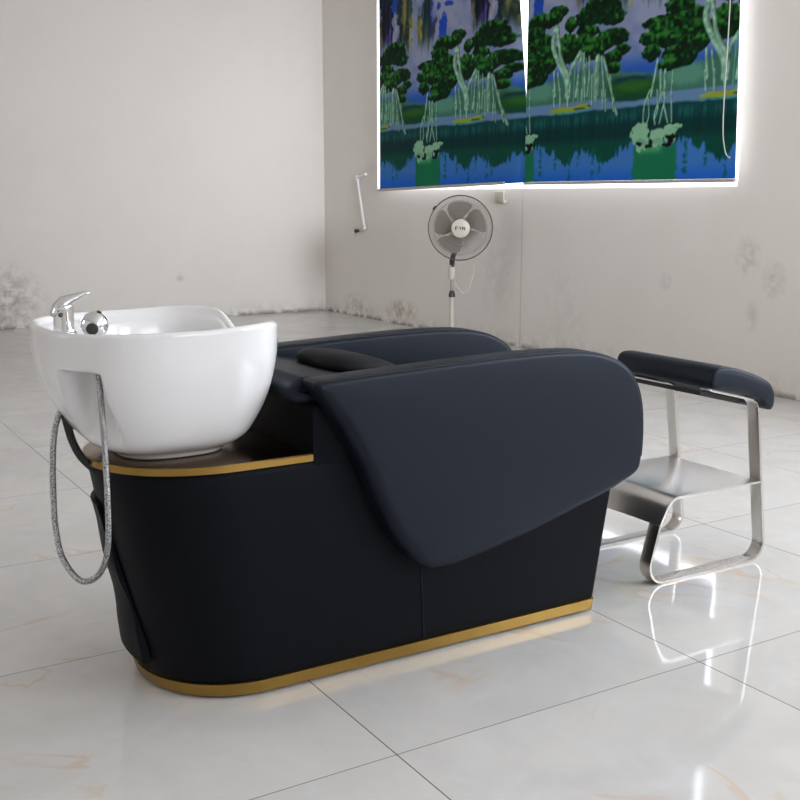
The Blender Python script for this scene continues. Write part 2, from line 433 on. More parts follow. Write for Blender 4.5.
# blue lower water, ragged by reflections of crowns
refl = 1.335 + (NM - .5) * .03 + (NS - .5) * .06 - .10 * np.exp(-(wrap(uu - .50) / .10) ** 2) - .11 * np.exp(-(wrap(uu + .42) / .12) ** 2) - .03 * np.exp(-(wrap(uu - .33) / .05) ** 2)
put(1 - sm(zz, refl - .012, refl + .012), C3(68, 108, 158)); put(sm(zz, 1.24, 1.12) * .8, C3(40, 92, 170))
put(sm(zz, 1.42, 1.34) * (1 - sm(zz, refl - .02, refl)) * 0, C3(0, 0, 0))
for (u_, za, zb, w_) in ((-.52, 1.12, 1.36, .010), (.25, 1.16, 1.34, .012), (.40, 1.20, 1.33, .010), (.54, 1.13, 1.30, .010), (-.46, 1.17, 1.3, .008), (.17, 1.18, 1.3, .012), (.62, 1.15, 1.3, .008)):
    m = (1 - sm(np.abs(wrap(uu - u_) + (NF - .5) * .03), w_ * .6, w_ * 1.4)) * sm(zz, za - .01, za + .01) * (1 - sm(zz, zb - .01, zb + .01)) * sm(vnoise(NU, NZ, 30, 130, 11), .25, .5)
    put(m * .8, C3(24, 86, 76))
m = (1 - sm(np.abs(wrap(uu - .01) + (NF - .5) * .02), .165, .18)) * (1 - sm(zz, 1.30, 1.34))
put(m, C3(34, 100, 74)); put(m * sm(zz, 1.26, 1.31) * (1 - sm(np.abs(wrap(uu + .03)), .06, .12)) * .8, C3(92, 146, 106))
FOL= [(0.395, 2.169, 0.088, 0.034), (0.218, 2.129, 0.128, 0.046), (0.338, 2.132, 0.089, 0.045), (0.515, 2.077, 0.054, 0.043), (0.492, 1.933, 0.107, 0.085), (0.303, 1.889, 0.09, 0.07), (0.238, 1.988, 0.106, 0.056), (-0.506, 2.109, 0.196, 0.06), (-0.482, 2.165, 0.131, 0.043), (-0.373, 2.074, 0.096, 0.046), (-0.595, 2.017, 0.095, 0.043), (-0.633, 1.951, 0.082, 0.053), (-0.38, 1.957, 0.147, 0.046), (-0.523, 1.93, 0.133, 0.052), (-0.286, 1.878, 0.066, 0.027), (-0.373, 1.837, 0.071, 0.043), (-0.357, 1.784, 0.062, 0.03), (-0.562, 1.891, 0.108, 0.044), (0.188, 1.999, 0.121, 0.044), (0.162, 2.065, 0.099, 0.036), (0.28, 1.925, 0.087, 0.047), (0.328, 1.858, 0.053, 0.046), (-0.017, 1.994, 0.094, 0.029), (0.079, 1.942, 0.147, 0.06), (-0.083, 1.913, 0.06, 0.033), (0.071, 1.895, 0.147, 0.041), (-0.042, 1.835, 0.071, 0.041), (0.168, 1.797, 0.122, 0.056), (0.22, 1.847, 0.066, 0.047), (0.091, 1.757, 0.069, 0.032)]
STR= [(0.045, [(0.377, 2.072), (0.352, 1.976), (0.4, 1.88), (0.486, 1.754), (0.505, 1.652)]), (0.03, [(0.392, 2.07), (0.411, 1.969), (0.437, 1.876), (0.515, 1.76), (0.519, 1.651)]), (0.03, [(0.614, 1.902), (0.527, 1.795), (0.49, 1.653)]), (0.02, [(0.366, 1.81), (0.38, 1.662)]), (0.014, [(0.404, 1.797), (0.432, 1.658)]), (0.025, [(0.629, 1.892), (0.584, 1.646)]), (0.02, [(-0.63, 1.89), (-0.611, 1.64)]), (0.014, [(-0.581, 1.867), (-0.576, 1.761), (-0.591, 1.639)]), (0.05, [(-0.499, 1.85), (-0.508, 1.632)]), (0.016, [(-0.466, 1.855), (-0.434, 1.627)]), (0.02, [(-0.446, 1.844), (-0.407, 1.746), (-0.317, 1.515)]), (0.014, [(-0.549, 1.759), (-0.547, 1.582)]), (0.012, [(-0.388, 1.744), (-0.362, 1.621), (-0.344, 1.534)]), (0.014, [(0.363, 1.7), (0.375, 1.597)]), (0.02, [(0.43, 1.695), (0.435, 1.593)]), (0.02, [(0.503, 1.689), (0.508, 1.593)]), (0.014, [(0.639, 1.678), (0.636, 1.598)]), (0.012, [(-0.423, 1.661), (-0.416, 1.538)]), (0.012, [(-0.456, 1.663), (-0.444, 1.558)]), (0.018, [(0.008, 1.79), (-0.034, 1.597)]), (0.02, [(0.035, 1.73), (0.044, 1.591)]), (0.02, [(0.07, 1.727), (0.073, 1.589)]), (0.012, [(0.128, 1.721), (0.125, 1.585)]), (0.012, [(-0.042, 1.63), (-0.085, 1.551), (-0.091, 1.451)]), (0.01, [(-0.057, 1.59), (-0.045, 1.49), (-0.066, 1.441)]), (0.012, [(0.065, 1.622), (0.002, 1.503), (0.006, 1.437)]), (0.012, [(0.079, 1.58), (0.041, 1.443)]), (0.012, [(0.07, 1.54), (0.105, 1.444)]), (0.01, [(0.123, 1.617), (0.134, 1.446)]), (0.01, [(0.012, 1.626), (0.024, 1.527), (-0.002, 1.462)])]
ROCK= [(-0.1, 1.392, 0.075, 0.055), (-0.11, 1.359, 0.073, 0.051), (0.022, 1.37, 0.059, 0.058), (0.125, 1.398, 0.052, 0.041), (0.17, 1.42, 0.043, 0.018), (0.128, 1.357, 0.046, 0.033)]
DARK= [(-0.121, 1.334, 0.027, 0.012), (-0.061, 1.357, 0.017, 0.01), (-0.041, 1.318, 0.03, 0.01), (-0.1, 1.384, 0.015, 0.008), (-0.024, 1.338, 0.012, 0.021), (0.139, 1.364, 0.046, 0.012), (0.129, 1.34, 0.025, 0.018), (0.107, 1.321, 0.033, 0.01)]
ISL= [(0.472, 1.568, 0.123, 0.017), (-0.629, 1.577, 0.09, 0.016)]
BROWN= [(0.623, 1.567, 0.056, 0.007), (-0.56, 1.579, 0.034, 0.009)]
# islands
for e in ISL: put(ell(*e, .4), C3(128, 142, 60))
for e in BROWN: put(ell(*e, .4), C3(84, 66, 40))
for u_, z_, a, b in ISL: put(ell(u_, z_ - b * 1.3, a * .9, b * .5, .5) * .7, C3(74, 136, 130))
def stroke(w, pts, col, side):
    pp = catmull(pts, 5) if len(pts) > 2 else pts
    best = np.full(img.shape[:2], 9.); sgn = np.zeros(img.shape[:2])
    for a, b in zip(pp[:-1], pp[1:]):
        du = wrap(uu - a[0]); dz = zz - a[1]; bu = b[0] - a[0]; bz = b[1] - a[1]
        t_ = np.clip((du * bu + dz * bz) / (bu * bu + bz * bz + 1e-9), 0, 1)
        d = np.hypot(du - bu * t_, dz - bz * t_); k = d < best; best = np.where(k, d, best); sgn = np.where(k, du - bu * t_, sgn)
    m = 1 - sm(best + (NF - .5) * .004, w * .35, w * .65)
    shade = (1 - .45 * sm(sgn, -w * .1, w * .5)) * (.8 + .4 * NF)
    global img_
    m_ = m[..., None]; return m_, np.array(col, float) * shade[..., None]
# foliage behind, trunks, foliage in front
def leaf(e, seed):
    u, z, a, b = e; m = ell(u, z, a * 1.10, b * 1.14, .22, .05)
    hi = sm((zz - z) / b + (NF - .5) * 1.6 + (NM - .5) * .8, -.1, 1.0)
    col = C3(14, 40, 24)[None, None] * (1 - hi[..., None]) + C3(46, 92, 42)[None, None] * hi[..., None]
    return m[..., None], col * (.75 + .5 * NF[..., None])
order = [4, 5, 6, 9, 10, 11, 12, 13, 14, 15, 16, 17, 0, 1, 2, 3, 7, 8] + list(range(18, len(FOL)))
for k, e in enumerate(FOL[:]):
    m_, c_ = leaf(FOL[order[k]], k); img = img * (1 - m_) + c_ * m_
for w, pts in STR:
    m_, c_ = stroke(w, pts, (134, 168, 148), 1); img = img * (1 - m_) + c_ * m_
for k in range(7):   # slim hanging roots of the big cluster
    u_ = .57 + k * .035; m_, c_ = stroke(.010, [(u_, 1.86 - .01 * (k % 3)), (u_ + .01 * ((k % 3) - 1), 1.60)], (120, 160, 140), 1); img = img * (1 - m_ * .8) + c_ * m_ * .8
for i_ in (5, 16, 15, 3, 14, 27, 28):
    m_, c_ = leaf(FOL[i_], 3); m_ = m_ * (sm(zz, FOL[i_][1] - FOL[i_][3] * .9, FOL[i_][1])[..., None]) if i_ in (5,) else m_; img = img * (1 - m_ * .0) + c_ * m_ * .0
for e in ROCK: put(ell(e[0], e[1], e[2], e[3] * 1.1, .55, .06), C3(128, 164, 138)); put(ell(e[0] + .01, e[1] - e[3] * .4, e[2] * .7, e[3] * .4, .8) * .4, C3(84, 124, 100))
for e in [DARK[0], DARK[2]] + DARK[4:]: put(ell(*e, .8, .15), C3(22, 24, 22))
ART_K = 1.15
img = 255 * (np.clip(img, 0, 255) / 255) ** 1.0
img = np.clip((img - 90) * 1.12 + 86, 6, 255)
gr_ = img.mean(2, keepdims=True); img = np.clip(gr_ + (img - gr_) * 1.15, 4, 255)
lut = img / 255; lut = np.where(lut <= .04045, lut / 12.92, ((lut + .055) / 1.055) ** 2.4) * ART_K
lut = np.clip(lut, 0, .95)

tb = NT('printed_blind_fabric'); tb.set(Roughness=.75); tb.b.inputs['Specular IOR Level'].default_value = .12
at_ = tb.n('ShaderNodeAttribute'); at_.attribute_name = 'print'
tb.l(at_.outputs['Color'], tb.b.inputs['Base Color'])
tr = tb.n('ShaderNodeBsdfTranslucent'); mx = tb.n('ShaderNodeMixShader'); mx.inputs[0].default_value = .05
sat = tb.n('ShaderNodeHueSaturation'); sat.inputs['Saturation'].default_value = 1.25; sat.inputs['Value'].default_value = 1.0
tb.l(at_.outputs['Color'], sat.inputs['Color']); tb.l(sat.outputs[0], tr.inputs['Color'])
tb.l(tb.b.outputs[0], mx.inputs[1]); tb.l(tr.outputs[0], mx.inputs[2])
tb.l(mx.outputs[0], tb.t.nodes['Material Output'].inputs['Surface'])
M_PRINT = tb.m

def fabric(name, yl, yr, zl, zr, ztop, xf, parent, phase):
    """yl/yr: functions of height fraction; grid of printed cloth"""
    ny, nz = 330, 300; V = []; C_ = []
    for j in range(nz + 1):
        v_ = j / nz
        for i in range(ny + 1):
            s_ = i / ny
            zb = zl + (zr - zl) * s_; z = zb + (ztop - zb) * v_
            a = yl(z); b = yr(z); y = a + (b - a) * s_
            V.append((xf(s_, z), y, z))
    F = [(j * (ny + 1) + i, j * (ny + 1) + i + 1, (j + 1) * (ny + 1) + i + 1, (j + 1) * (ny + 1) + i) for j in range(nz) for i in range(ny)]
    o = mesh_obj(name, V, F, M_PRINT, parent)
    me = o.data; n = len(me.vertices); co = np.empty(n * 3, np.float32); me.vertices.foreach_get('co', co); co = co.reshape(-1, 3)
    mw = np.array(o.matrix_world) if False else None
    raw = phase - co[:, 1]
    if phase > 6: raw = np.where(raw > .9, .9 + (raw - .9) * .6, raw)   # cloth gathered at the curled edge
    u = (raw + .64) % PER
    fu = u / PER * NU; fz = np.clip((co[:, 2] - Z0) / (Z1 - Z0) * (NZ - 1), 0, NZ - 1.001)
    i = np.floor(fu).astype(int); j = fz.astype(int); fu -= i; fz -= j; i %= NU; i2 = (i + 1) % NU
    c_ = (lut[j, i].T * (1 - fu) * (1 - fz) + lut[j, i2].T * fu * (1 - fz) + lut[j + 1, i].T * (1 - fu) * fz + lut[j + 1, i2].T * fu * fz).T
    ca = me.color_attributes.new('print', 'FLOAT_COLOR', 'POINT'); ca.data.foreach_set('color', np.concatenate([c_, np.ones((n, 1))], 1).astype(np.float32).ravel())
    bk = [(v[0] + .004, v[1], v[2]) for v in V]; q_ = [j * (ny + 1) + i for j in range(0, nz + 1, 10) for i in range(0, ny + 1, 10)]; w_ = ny // 10 + 1
    Vb = [bk[k] for k in q_]; Fb = [(j * w_ + i, j * w_ + i + 1, (j + 1) * w_ + i + 1, (j + 1) * w_ + i) for j in range(nz // 10) for i in range(w_ - 1)]
    ob = mesh_obj('blind_backing', Vb, Fb, M_WHITEPL, parent); s2 = ob.modifiers.new('cloth', 'SOLIDIFY'); s2.thickness = .001
    sol = o.modifiers.new('cloth', 'SOLIDIFY'); sol.thickness = .0012; sol.offset = 0
    return o

XBL = 4.535
# left blind (cloth right edge curls towards the glass, leaving a bright slit at the top)
B1 = thing('roller_blind', 'left roller blind printed with trees, roots and a lake, bottom tilted and right edge curled', 'window blind', (XBL, 6.9, 1.1))
def yr1(z): return float(np.interp(z, [1.08, 1.12, 1.6, 2.27, 2.9], [5.862, 5.858, 5.890, 5.985, 6.07]))
def xf1(s_, z):
    k = max(0, (s_ - .90) / .10); return XBL + .03 * k * k * float(np.interp(z, [1.12, 1.4], [.35, 1])) + .006 * math.sin(s_ * 9 + z)
fabric('blind_cloth', lambda z: 7.795, yr1, 1.088, 1.124, 2.88, xf1, B1, 7.071)
g_ = Geo(); g_.add(tube([(XBL - .003, 7.80, 1.084), (XBL - .003, 6.09, 1.124)], .011, 10)); g_.build('bottom_bar', M_BAR, B1)
g_ = Geo(); g_.add(tube([(XBL + .02, 7.83, 2.89), (XBL + .02, 5.93, 2.89)], .028, 16)); g_.build('roller_tube', M_BAR, B1)
B2 = thing('roller_blind', 'right roller blind printed with trees and a lake, hanging level with a straight edge', 'window blind', (XBL, 4.96, 1.1))
fabric('blind_cloth', lambda z: 5.862, lambda z: 4.062 + .035 * (z - 1.12), 1.128, 1.128, 2.88, lambda s_, z: XBL - .004 + .003 * math.sin(s_ * 7), B2, 4.671)
g_ = Geo(); g_.add(tube([(XBL - .006, 5.865, 1.118), (XBL - .006, 4.058, 1.118)], .010, 10)); g_.build('bottom_bar', M_BAR, B2)
g_ = Geo(); g_.add(tube([(XBL + .02, 5.89, 2.89), (XBL + .02, 4.09, 2.89)], .028, 16)); g_.build('roller_tube', M_BAR, B2)
cp = [(XBL - .03, 4.145, 2.86), (XBL - .03, 4.135, 2.0), (XBL - .03, 4.14, 1.45), (XBL - .03, 4.118, 1.28), (XBL - .03, 4.085, 1.235), (XBL - .03, 4.072, 1.28), (XBL - .03, 4.078, 1.45), (XBL - .03, 4.083, 2.0), (XBL - .03, 4.085, 2.86)]
cp = cp[:5] + [(XBL - .03, 4.078, 1.24)]
g_ = Geo(); g_.add(tube(catmull(cp, 6), .0035, 6)); g_.build('pull_cord', M_CORD, B2)

# ------------------------------------------------------------ pipe with tap on the wall
PT = thing('wall_pipe', 'thin white plastic pipe with a small black tap below the left blind corner', 'pipe', (XR, 8.2, .7))
xw = XR - .018
g_ = Geo(); g_.add(tube([(xw, 8.10, 1.215), (xw, 8.255, 1.19)], .013, 10)); g_.add(tube([(xw, 8.25, 1.205), (xw, 8.13, .775)], .012, 10))
g_.add(lathe([(.017, -.02), (.018, 0), (.017, .02)], (xw, 8.25, 1.19))); g_.add(lathe([(.016, -.02), (.017, 0), (.016, .02)], (xw, 8.13, .775)))
g_.build('pipe', M_WHITEPL, PT)
g_ = Geo(); g_.add(tube([(xw, 8.13, .765), (xw - .02, 8.17, .745)], .013, 10)); g_.build('elbow', M_BEIGE, PT)
g_ = Geo(); g_.add(tube([(xw - .02, 8.17, .748), (xw - .03, 8.23, .740)], [.012, .018], 10)); g_.build('tap_body', M_BLACKPL, PT)
g_ = Geo(); g_.add(tube([(xw - .03, 8.235, .74), (xw - .03, 8.245, .70)], .008, 8)); g_.add(tube([(xw - .03, 8.22, .76), (xw - .03, 8.27, .765)], .007, 8)); g_.build('tap_spout', M_CHROME, PT)
BK = Geo(); BK.add(box(XR - .02, XR - .001, 6.16, 6.26, .985, 1.066)); BK.add(box(XR - .03, XR - .001, 6.14, 6.19, .985, 1.01))
tag(BK.build('wall_bracket', M_BEIGE, bevel=.006), 'small white bracket on the wall above the fan', 'bracket')
# ------------------------------------------------------------ shampoo chair
YC = 2.195
CH = thing('shampoo_chair', 'black leather salon shampoo bed with wing armrests, gold skirt and white ceramic wash bowl', 'salon wash chair', (1.25, YC, 0))
YN, YF = 1.975, 2.415

def plan(xl, xs, xr, hb, n=28, rc=.03, off=0, rel=0):
    """half-ellipse left end from xs to xl, straight sides, rounded right corners"""
    P = []
    hb += off; xl -= off; xr += off
    for k in range(n + 1):
        a = math.pi / 2 + math.pi * k / n
        ca, sa = math.cos(a), math.sin(a)
        e = 2 / 2.12
        P.append((xs - (xs - xl) * abs(ca) ** e, YC + hb * math.copysign(abs(sa) ** e, sa)))
    for (cx, cy, a0) in ((xr - rc, YC - hb + rc, -90), (xr - rc, YC + hb - rc, 0)):
        for k in range(7):
            a = math.radians(a0 + 90 * k / 6); P.append((cx + rc * math.cos(a), cy + rc * math.sin(a)))
    return P
def lerp(a, b, t_): return a + (b - a) * t_
ZB0, ZB1 = .032, .492
def body_plan(z, off=0):
    f = (z - .03) / (.50 - .03)
    return plan(lerp(.664, .580, f), lerp(.885, .825, f), lerp(1.776, 1.858, f), .22, rc=.014, off=off)
# lower upholstered base
rings = []
for z, o_ in ((ZB0, -.012), (ZB0, -.004), (ZB0 + .004, 0)) + tuple((lerp(.05, .478, k / 10), 0) for k in range(11)) + ((.486, -.002), (ZB1, -.006), (ZB1, -.02)):
    rings.append([(x, y, z) for x, y in body_plan(z, o_)])
base = Geo().add(loft(rings)).build('base_body', M_LEATHER_B, CH, sharp=50)
# vertical seam on the near and far side
for y in (YN - .0004, YF + .0004):
    Geo().add(tube([(1.262, y, .036), (1.254, y, .2), (1.25, y, .34)], .0017, 6)).build('seam', M_PIPING, base)
# gold skirt
rings = []
for z, o_ in ((.007, -.004), (.007, .002), (.033, .0035), (.034, .002), (.034, -.006)):
    rings.append([(x, y, z) for x, y in body_plan(z, o_)])
skirt = Geo().add(loft(rings)).build('gold_skirt', M_GOLD, CH, sharp=40); skirt['label'] = 'brushed gold skirt'
for x, y in ((.905, YN + .05), (1.72, YN + .05), (.905, YF - .05), (1.72, YF - .05)):
    Geo().add(lathe([(.016, 0), (.018, .002), (.016, .008)], (x, y, 0))).build('foot', M_WHITEPL, CH)

# deck plate carrying the bowl
def deck_plan(off): return plan(.574, .825, .986, .224, rc=.002, off=off)
rings = [[(x, y, z) for x, y in deck_plan(o_)] for z, o_ in ((.493, -.01), (.493, 0), (.5065, 0), (.5075, -.001))]
dk = Geo().add(loft(rings)).build('deck_edge', M_GOLD, CH, sharp=30); dk['label'] = 'gold deck edge band'
rings = [[(x, y, z) for x, y in deck_plan(o_)] for z, o_ in ((.5055, -.004), (.5082, -.004), (.5085, -.006))]
dp = Geo().add(loft(rings)).build('deck_plate', M_BRONZE, CH, sharp=30); dp['label'] = 'polished bronze deck plate'

# upper body between the armrests
prof = fillet([(.987, .490), (.987, .612), (1.30, .575), (1.56, .42), (1.835, .395), (1.85, .36), (1.852, .49 * .7), (1.2, .40)], [0, .01, .05, .05, .02, 0, 0, 0], 4, True)
prof = fillet([(.987, .480), (.987, .612), (1.30, .575), (1.56, .40), (1.79, .37), (1.80, .34), (1.80, .30), (1.2, .30), (1.1, .48)], [0, .008, .05, .05, .02, 0, 0, 0, 0], 4, True)
Geo().add(slab(prof, YN + .0005, YF - .0005, .004)).build('upper_body', M_LEATHER_B, CH)

# armrests (wings)
ARM = [(.962, .668), (1.02, .6745), (1.16, .680), (1.30, .685), (1.42, .6885), (1.53, .6895), (1.62, .687), (1.69, .680), (1.755, .662), (1.805, .632), (1.838, .59), (1.855, .54), (1.862, .48), (1.861, .43), (1.855, .391), (1.838, .372), (1.80, .355), (1.765, .341), (1.65, .309), (1.545, .282), (1.43, .257), (1.346, .241), (1.285, .233), (1.235, .236), (1.202, .254), (1.172, .288), (1.148, .330), (1.112, .402), (1.076, .476), (1.030, .560), (.990, .622)]
ARM = [(x + .006 + (.008 if z < .30 else 0), z - (.003 if z > .45 else .014)) for x, z in ARM]
arm = catmull(ARM, 4, True)
def arm_r(p):
    top = float(np.interp(p[1], [.5, .66], [0, 1])); left = 1 if (p[0] < 1.22 and p[1] < .655) else 0
    if left: return .030 * float(np.interp(p[1], [.6, .655], [1, .5]))
    if p[1] > .60 or p[0] > 1.83: return .013
    return .022
if area2(arm) < 0: arm = arm[::-1]
rr = [arm_r(p) for p in arm]
rr = [sum(rr[(i + k) % len(rr)] for k in range(-5, 6)) / 11 for i in range(len(rr))]
def armrest(y_out, y_in, label):
    s_ = 1 if y_in > y_out else -1
    V, F = slab(arm, 0, abs(y_in - y_out), rr, .012, 6, puff=.0035)
    V = [(x, y_out + s_ * y, z) for x, y, z in V]
    a = Geo().add((V, F)).build('armrest', M_LEATHER, CH, sharp=60); a['label'] = label
    N = normals2(arm)
    for yo, rad in ((y_out + s_ * .0045, None), (y_in - s_ * .0035, None)):
        idx = [i for i in range(len(arm)) if not (arm[i][1] < .655 and arm[i][0] < 1.5) and arm[i][1] > .40]
        k0 = [i for i in idx if (i - 1) % len(arm) not in idx][0]; seq = [(k0 + j) % len(arm) for j in range(len(idx))]
        pts = [(arm[i][0] - N[i][0] * .0035, yo, arm[i][1] - N[i][1] * .0035) for i in seq]
        Geo().add(tube(pts, .0024, 8)).build('piping', M_PIPING, a)
    return a
armrest(1.915, 1.990, 'near wing armrest'); armrest(2.475, 2.400, 'far wing armrest')

# cushions
def cushion(name, P, y0, y1, r, mat, parent=CH, puff=0, n=6):
    return Geo().add(slab(fillet(P, r * 1.3, 6, True), y0, y1, r, None, n, puff=puff)).build(name, mat, parent, sharp=70)
cushion('backrest', [(.948, .612), (.940, .648), (.975, .668), (1.06, .662), (1.20, .635), (1.40, .52), (1.56, .425), (1.54, .385), (1.28, .56), (1.0, .608)], 1.992, 2.398, .016, M_LEATHER)
cushion('seat', [(1.55, .40), (1.55, .45), (1.60, .468), (1.80, .452), (1.852, .44), (1.862, .41), (1.85, .365), (1.60, .37)], 1.992, 2.398, .02, M_LEATHER)
# head pillow
HPc = Vector((1.205, YC + .01, .648)); rings = []
nn = 40
for k in range(13):
    f = -math.pi / 2 + math.pi * k / 12
    w = abs(math.cos(f)) ** .5; ring = []
    for j in range(nn):
        a = 2 * math.pi * j / nn; ca, sa = math.cos(a), math.sin(a)
        x = .115 * w * math.copysign(abs(ca) ** .75, ca); y = .125 * w * math.copysign(abs(sa) ** .6, sa)
        ring.append((HPc.x + x, HPc.y + y, HPc.z - .18 * x - (1.2 * x * x if x > 0 else 0) + .030 * math.sin(f)))
    rings.append(ring)
pl = Geo().add(loft(rings)).build('head_pillow', M_PILLOW, CH, sharp=80); pl['label'] = 'dark head pillow'

# access flap on the rear end
def body_hit(y, z, off):
    P = body_plan(z, off); best = min((p for p in P[:29]), key=lambda p: 0)
    # left end x at this y
    L = P[:29]
    for a, b in zip(L[:-1], L[1:]):
        if (a[1] - y) * (b[1] - y) <= 0 and abs(a[1] - b[1]) > 1e-9: return a[0] + (b[0] - a[0]) * (y - a[1]) / (b[1] - a[1])
    return L[14][0]
V = []; F = []; nz_, ny_ = 18, 12
for off in (.002, .011):
    for j in range(nz_ + 1):
        z = lerp(.085, .405, j / nz_)
        w0 = lerp(2.115, 2.185, j / nz_); w1 = lerp(2.30, 2.335, j / nz_)
        for i in range(ny_ + 1):
            y = lerp(w0, w1, i / ny_)
            wv = .004 * math.sin(j * .9 + i * .4) * (i in (0, ny_)) + .004 * math.sin(j * .7)
            o_ = off if off < .01 else (off + wv * .5 + (.008 * max(0, 1 - j / 4)))
            V.append((body_hit(y, z, 0) - o_, y, z - (.02 * (1 - i / ny_) if j == 0 else 0)))
m_ = (nz_ + 1) * (ny_ + 1)
for j in range(nz_):
    for i in range(ny_):
        a = j * (ny_ + 1) + i; F.append((a, a + 1, a + ny_ + 2, a + ny_ + 1)); F.append((m_ + a, m_ + a + ny_ + 1, m_ + a + ny_ + 2, m_ + a + 1))
edge = [i for i in range(ny_ + 1)] + [j * (ny_ + 1) + ny_ for j in range(1, nz_ + 1)] + [nz_ * (ny_ + 1) + i for i in range(ny_ - 1, -1, -1)] + [j * (ny_ + 1) for j in range(nz_ - 1, 0, -1)]
for k in range(len(edge)):
    a, b = edge[k - 1], edge[k]; F.append((a, b, m_ + b, m_ + a))
fl = Geo().add((V, F)).build('access_flap', M_LEATHER_B, CH, sharp=50)

# ------------------------------------------------------------ wash bowl
CX, CY = .754, 2.190
ZS = [.507, .512, .520, .528, .54, .555, .61, .64, .675, .70, .735, .785]; FS = [.465, .475, .477, .58, .675, .735, .868, .917, .958, .979, .998, 1.0]
def rnorm(th):
    c_, s_ = math.cos(th), math.sin(th); a = .266 if c_ < 0 else .208; e = 2.3 + .55
    return (abs(c_ / a) ** e + abs(s_ / .242) ** e) ** (-1 / e)
def zrim(th):
    r_ = rnorm(th); y = r_ * math.sin(th); x = r_ * math.cos(th)
    z = .780 + .011 * max(0, math.cos(th))
    if x > 0: z -= .016 * min(1, (x / .200)) ** 7
    if x > 0: z -= .078 * (sm(.17 - abs(y), 0, .15))
    return float(z)
def fprof(z):
    return float(np.interp(z, ZS, FS))
Z_SM = np.linspace(.507, .79, 200)
NTH = 180; TH = [2 * math.pi * k / NTH for k in range(NTH)]
def pocket(th, z):
    d = math.degrees(th); d = d - 360 if d > 180 else d
    z0 = .711
    if z > z0: return 0
    k = max(0, min(1, (z0 - z) / .15))
    lo, hi = -156 - 5 * k, -137.5 + 3.5 * k
    m = float(sm(d, lo - 2.5, lo + 4.5) * (1 - sm(d, hi - 2.5, hi + .5)))
    return m
rings = []
fr = [0, .02, .05, .08, .12, .17, .23, .30, .37, .44, .50, .56, .62, .665, .70, .7285, .7395, .76, .80, .85, .90, .95, .985]
def fsmooth(z):   # gently smoothed profile above the foot ring
    if z < .53: return fprof(z)
    return sum(fprof(max(.53, min(.79, z + d))) for d in (-.012, -.006, 0, .006, .012)) / 5
def vfold(p, z): return p
for f in fr:
    ring = []
    for th in TH:
        z = .507 + (zrim(th) - .507) * f if f > .7396 else .507 + (.780 - .507) * f
        zr_ = zrim(th)
        if z > zr_ - .02: z = .507 + (zr_ - .507) * (.90 + .08 * (f - .7) / .3) if False else min(z, zr_ - .004)
        ff = fsmooth(z); r_ = rnorm(th) * ff
        pk = pocket(th, z)
        if f <= .7286 and pk > 0: r_ = lerp(r_, min(r_, rnorm(th) * .735), pk)
        ring.append((CX + r_ * math.cos(th), CY + r_ * math.sin(th), z))
    rings.append(ring)
def inset_ring(d, zf):
    return [(CX + (rnorm(th) - d) * math.cos(th), CY + (rnorm(th) - d) * math.sin(th), zf(th)) for th in TH]
for d, dz in ((.0005, .002), (.002, -.0005), (.005, -.003), (.009, -.004), (.013, -.003), (.0165, .0), (.019, .005), (.0205, .011)):
    rings.append(inset_ring(d, lambda th, dz=dz: zrim(th) - dz * 1.0 - .0))
def basin(k, z, th, cx=.785, al=.172, ar=.150, b=.208):
    c_, s_ = math.cos(th), math.sin(th); a = al if c_ < 0 else ar; e = 2.4
    r_ = (abs(c_ / a) ** e + abs(s_ / b) ** e) ** (-1 / e) * k
    return (cx + r_ * c_, CY + r_ * s_, z)
ledge = []
for th in TH:
    ledge.append(basin(1.03, min(.766, zrim(th) - .022), th))
rings.append([tuple((np.array(a) * .5 + np.array(b) * .5)) for a, b in zip(inset_ring(.024, lambda th: min(.767, zrim(th) - .018)), ledge)])
rings.append(ledge)
rings.append([basin(1.0, min(.762, zrim(th) - .028), th) for th in TH])
for k, z in ((.985, .74), (.965, .71), (.93, .68), (.87, .65), (.76, .625), (.6, .608), (.4, .598), (.2, .594), (.08, .593)):
    rings.append([basin(k, min(z, zrim(th) - .03 - (.762 - z) * .2), th) for th in TH])
V, F = loft(rings)
bowl = Geo().add((V, F)).build('wash_bowl', M_CERAMIC, CH, sharp=62); bowl['label'] = 'white ceramic wash bowl'
sub = bowl.modifiers.new('sub', 'SUBSURF'); sub.levels = 1; sub.render_levels = 1
Geo().add(lathe([(.024, .0), (.024, .004), (.016, .005), (.004, .003)], (.785, CY, .591))).build('drain', M_CHROME, bowl)

# faucet on the rear ledge
fx_, fy_ = .543, 2.19
fa = Geo().add(lathe([(.025, .760), (.026, .764), (.0255, .769), (.0215, .772), (.0205, .776), (.0205, .812), (.0195, .822), (.012, .829), (.002, .831)], (fx_, fy_, 0))).build('faucet', M_CHROME, bowl)
# lever
rings = []
for k, (x, z, w, h) in enumerate([(-.024, .807, .012, .006), (-.018, .815, .019, .012), (-.004, .824, .0205, .016), (.012, .831, .018, .0125), (.026, .8375, .013, .008), (.038, .8425, .010, .0055), (.048, .845, .0088, .0045), (.054, .8455, .006, .003)]):
    rings.append([(fx_ + x, fy_ + w * math.cos(a), z + h * 1.0 * math.sin(a)) for a in [2 * math.pi * j / 16 for j in range(16)]])
lv = Geo().add(loft(rings)).build('faucet_lever', M_CHROME, fa, sharp=80)
Geo().add(lathe([(.004, 0), (.0045, .003), (.002, .004)], (fx_ - .012, fy_ - .0205, .806), (0, -1, 0), 12)).build('lever_screw', M_BLACKPL, fa)
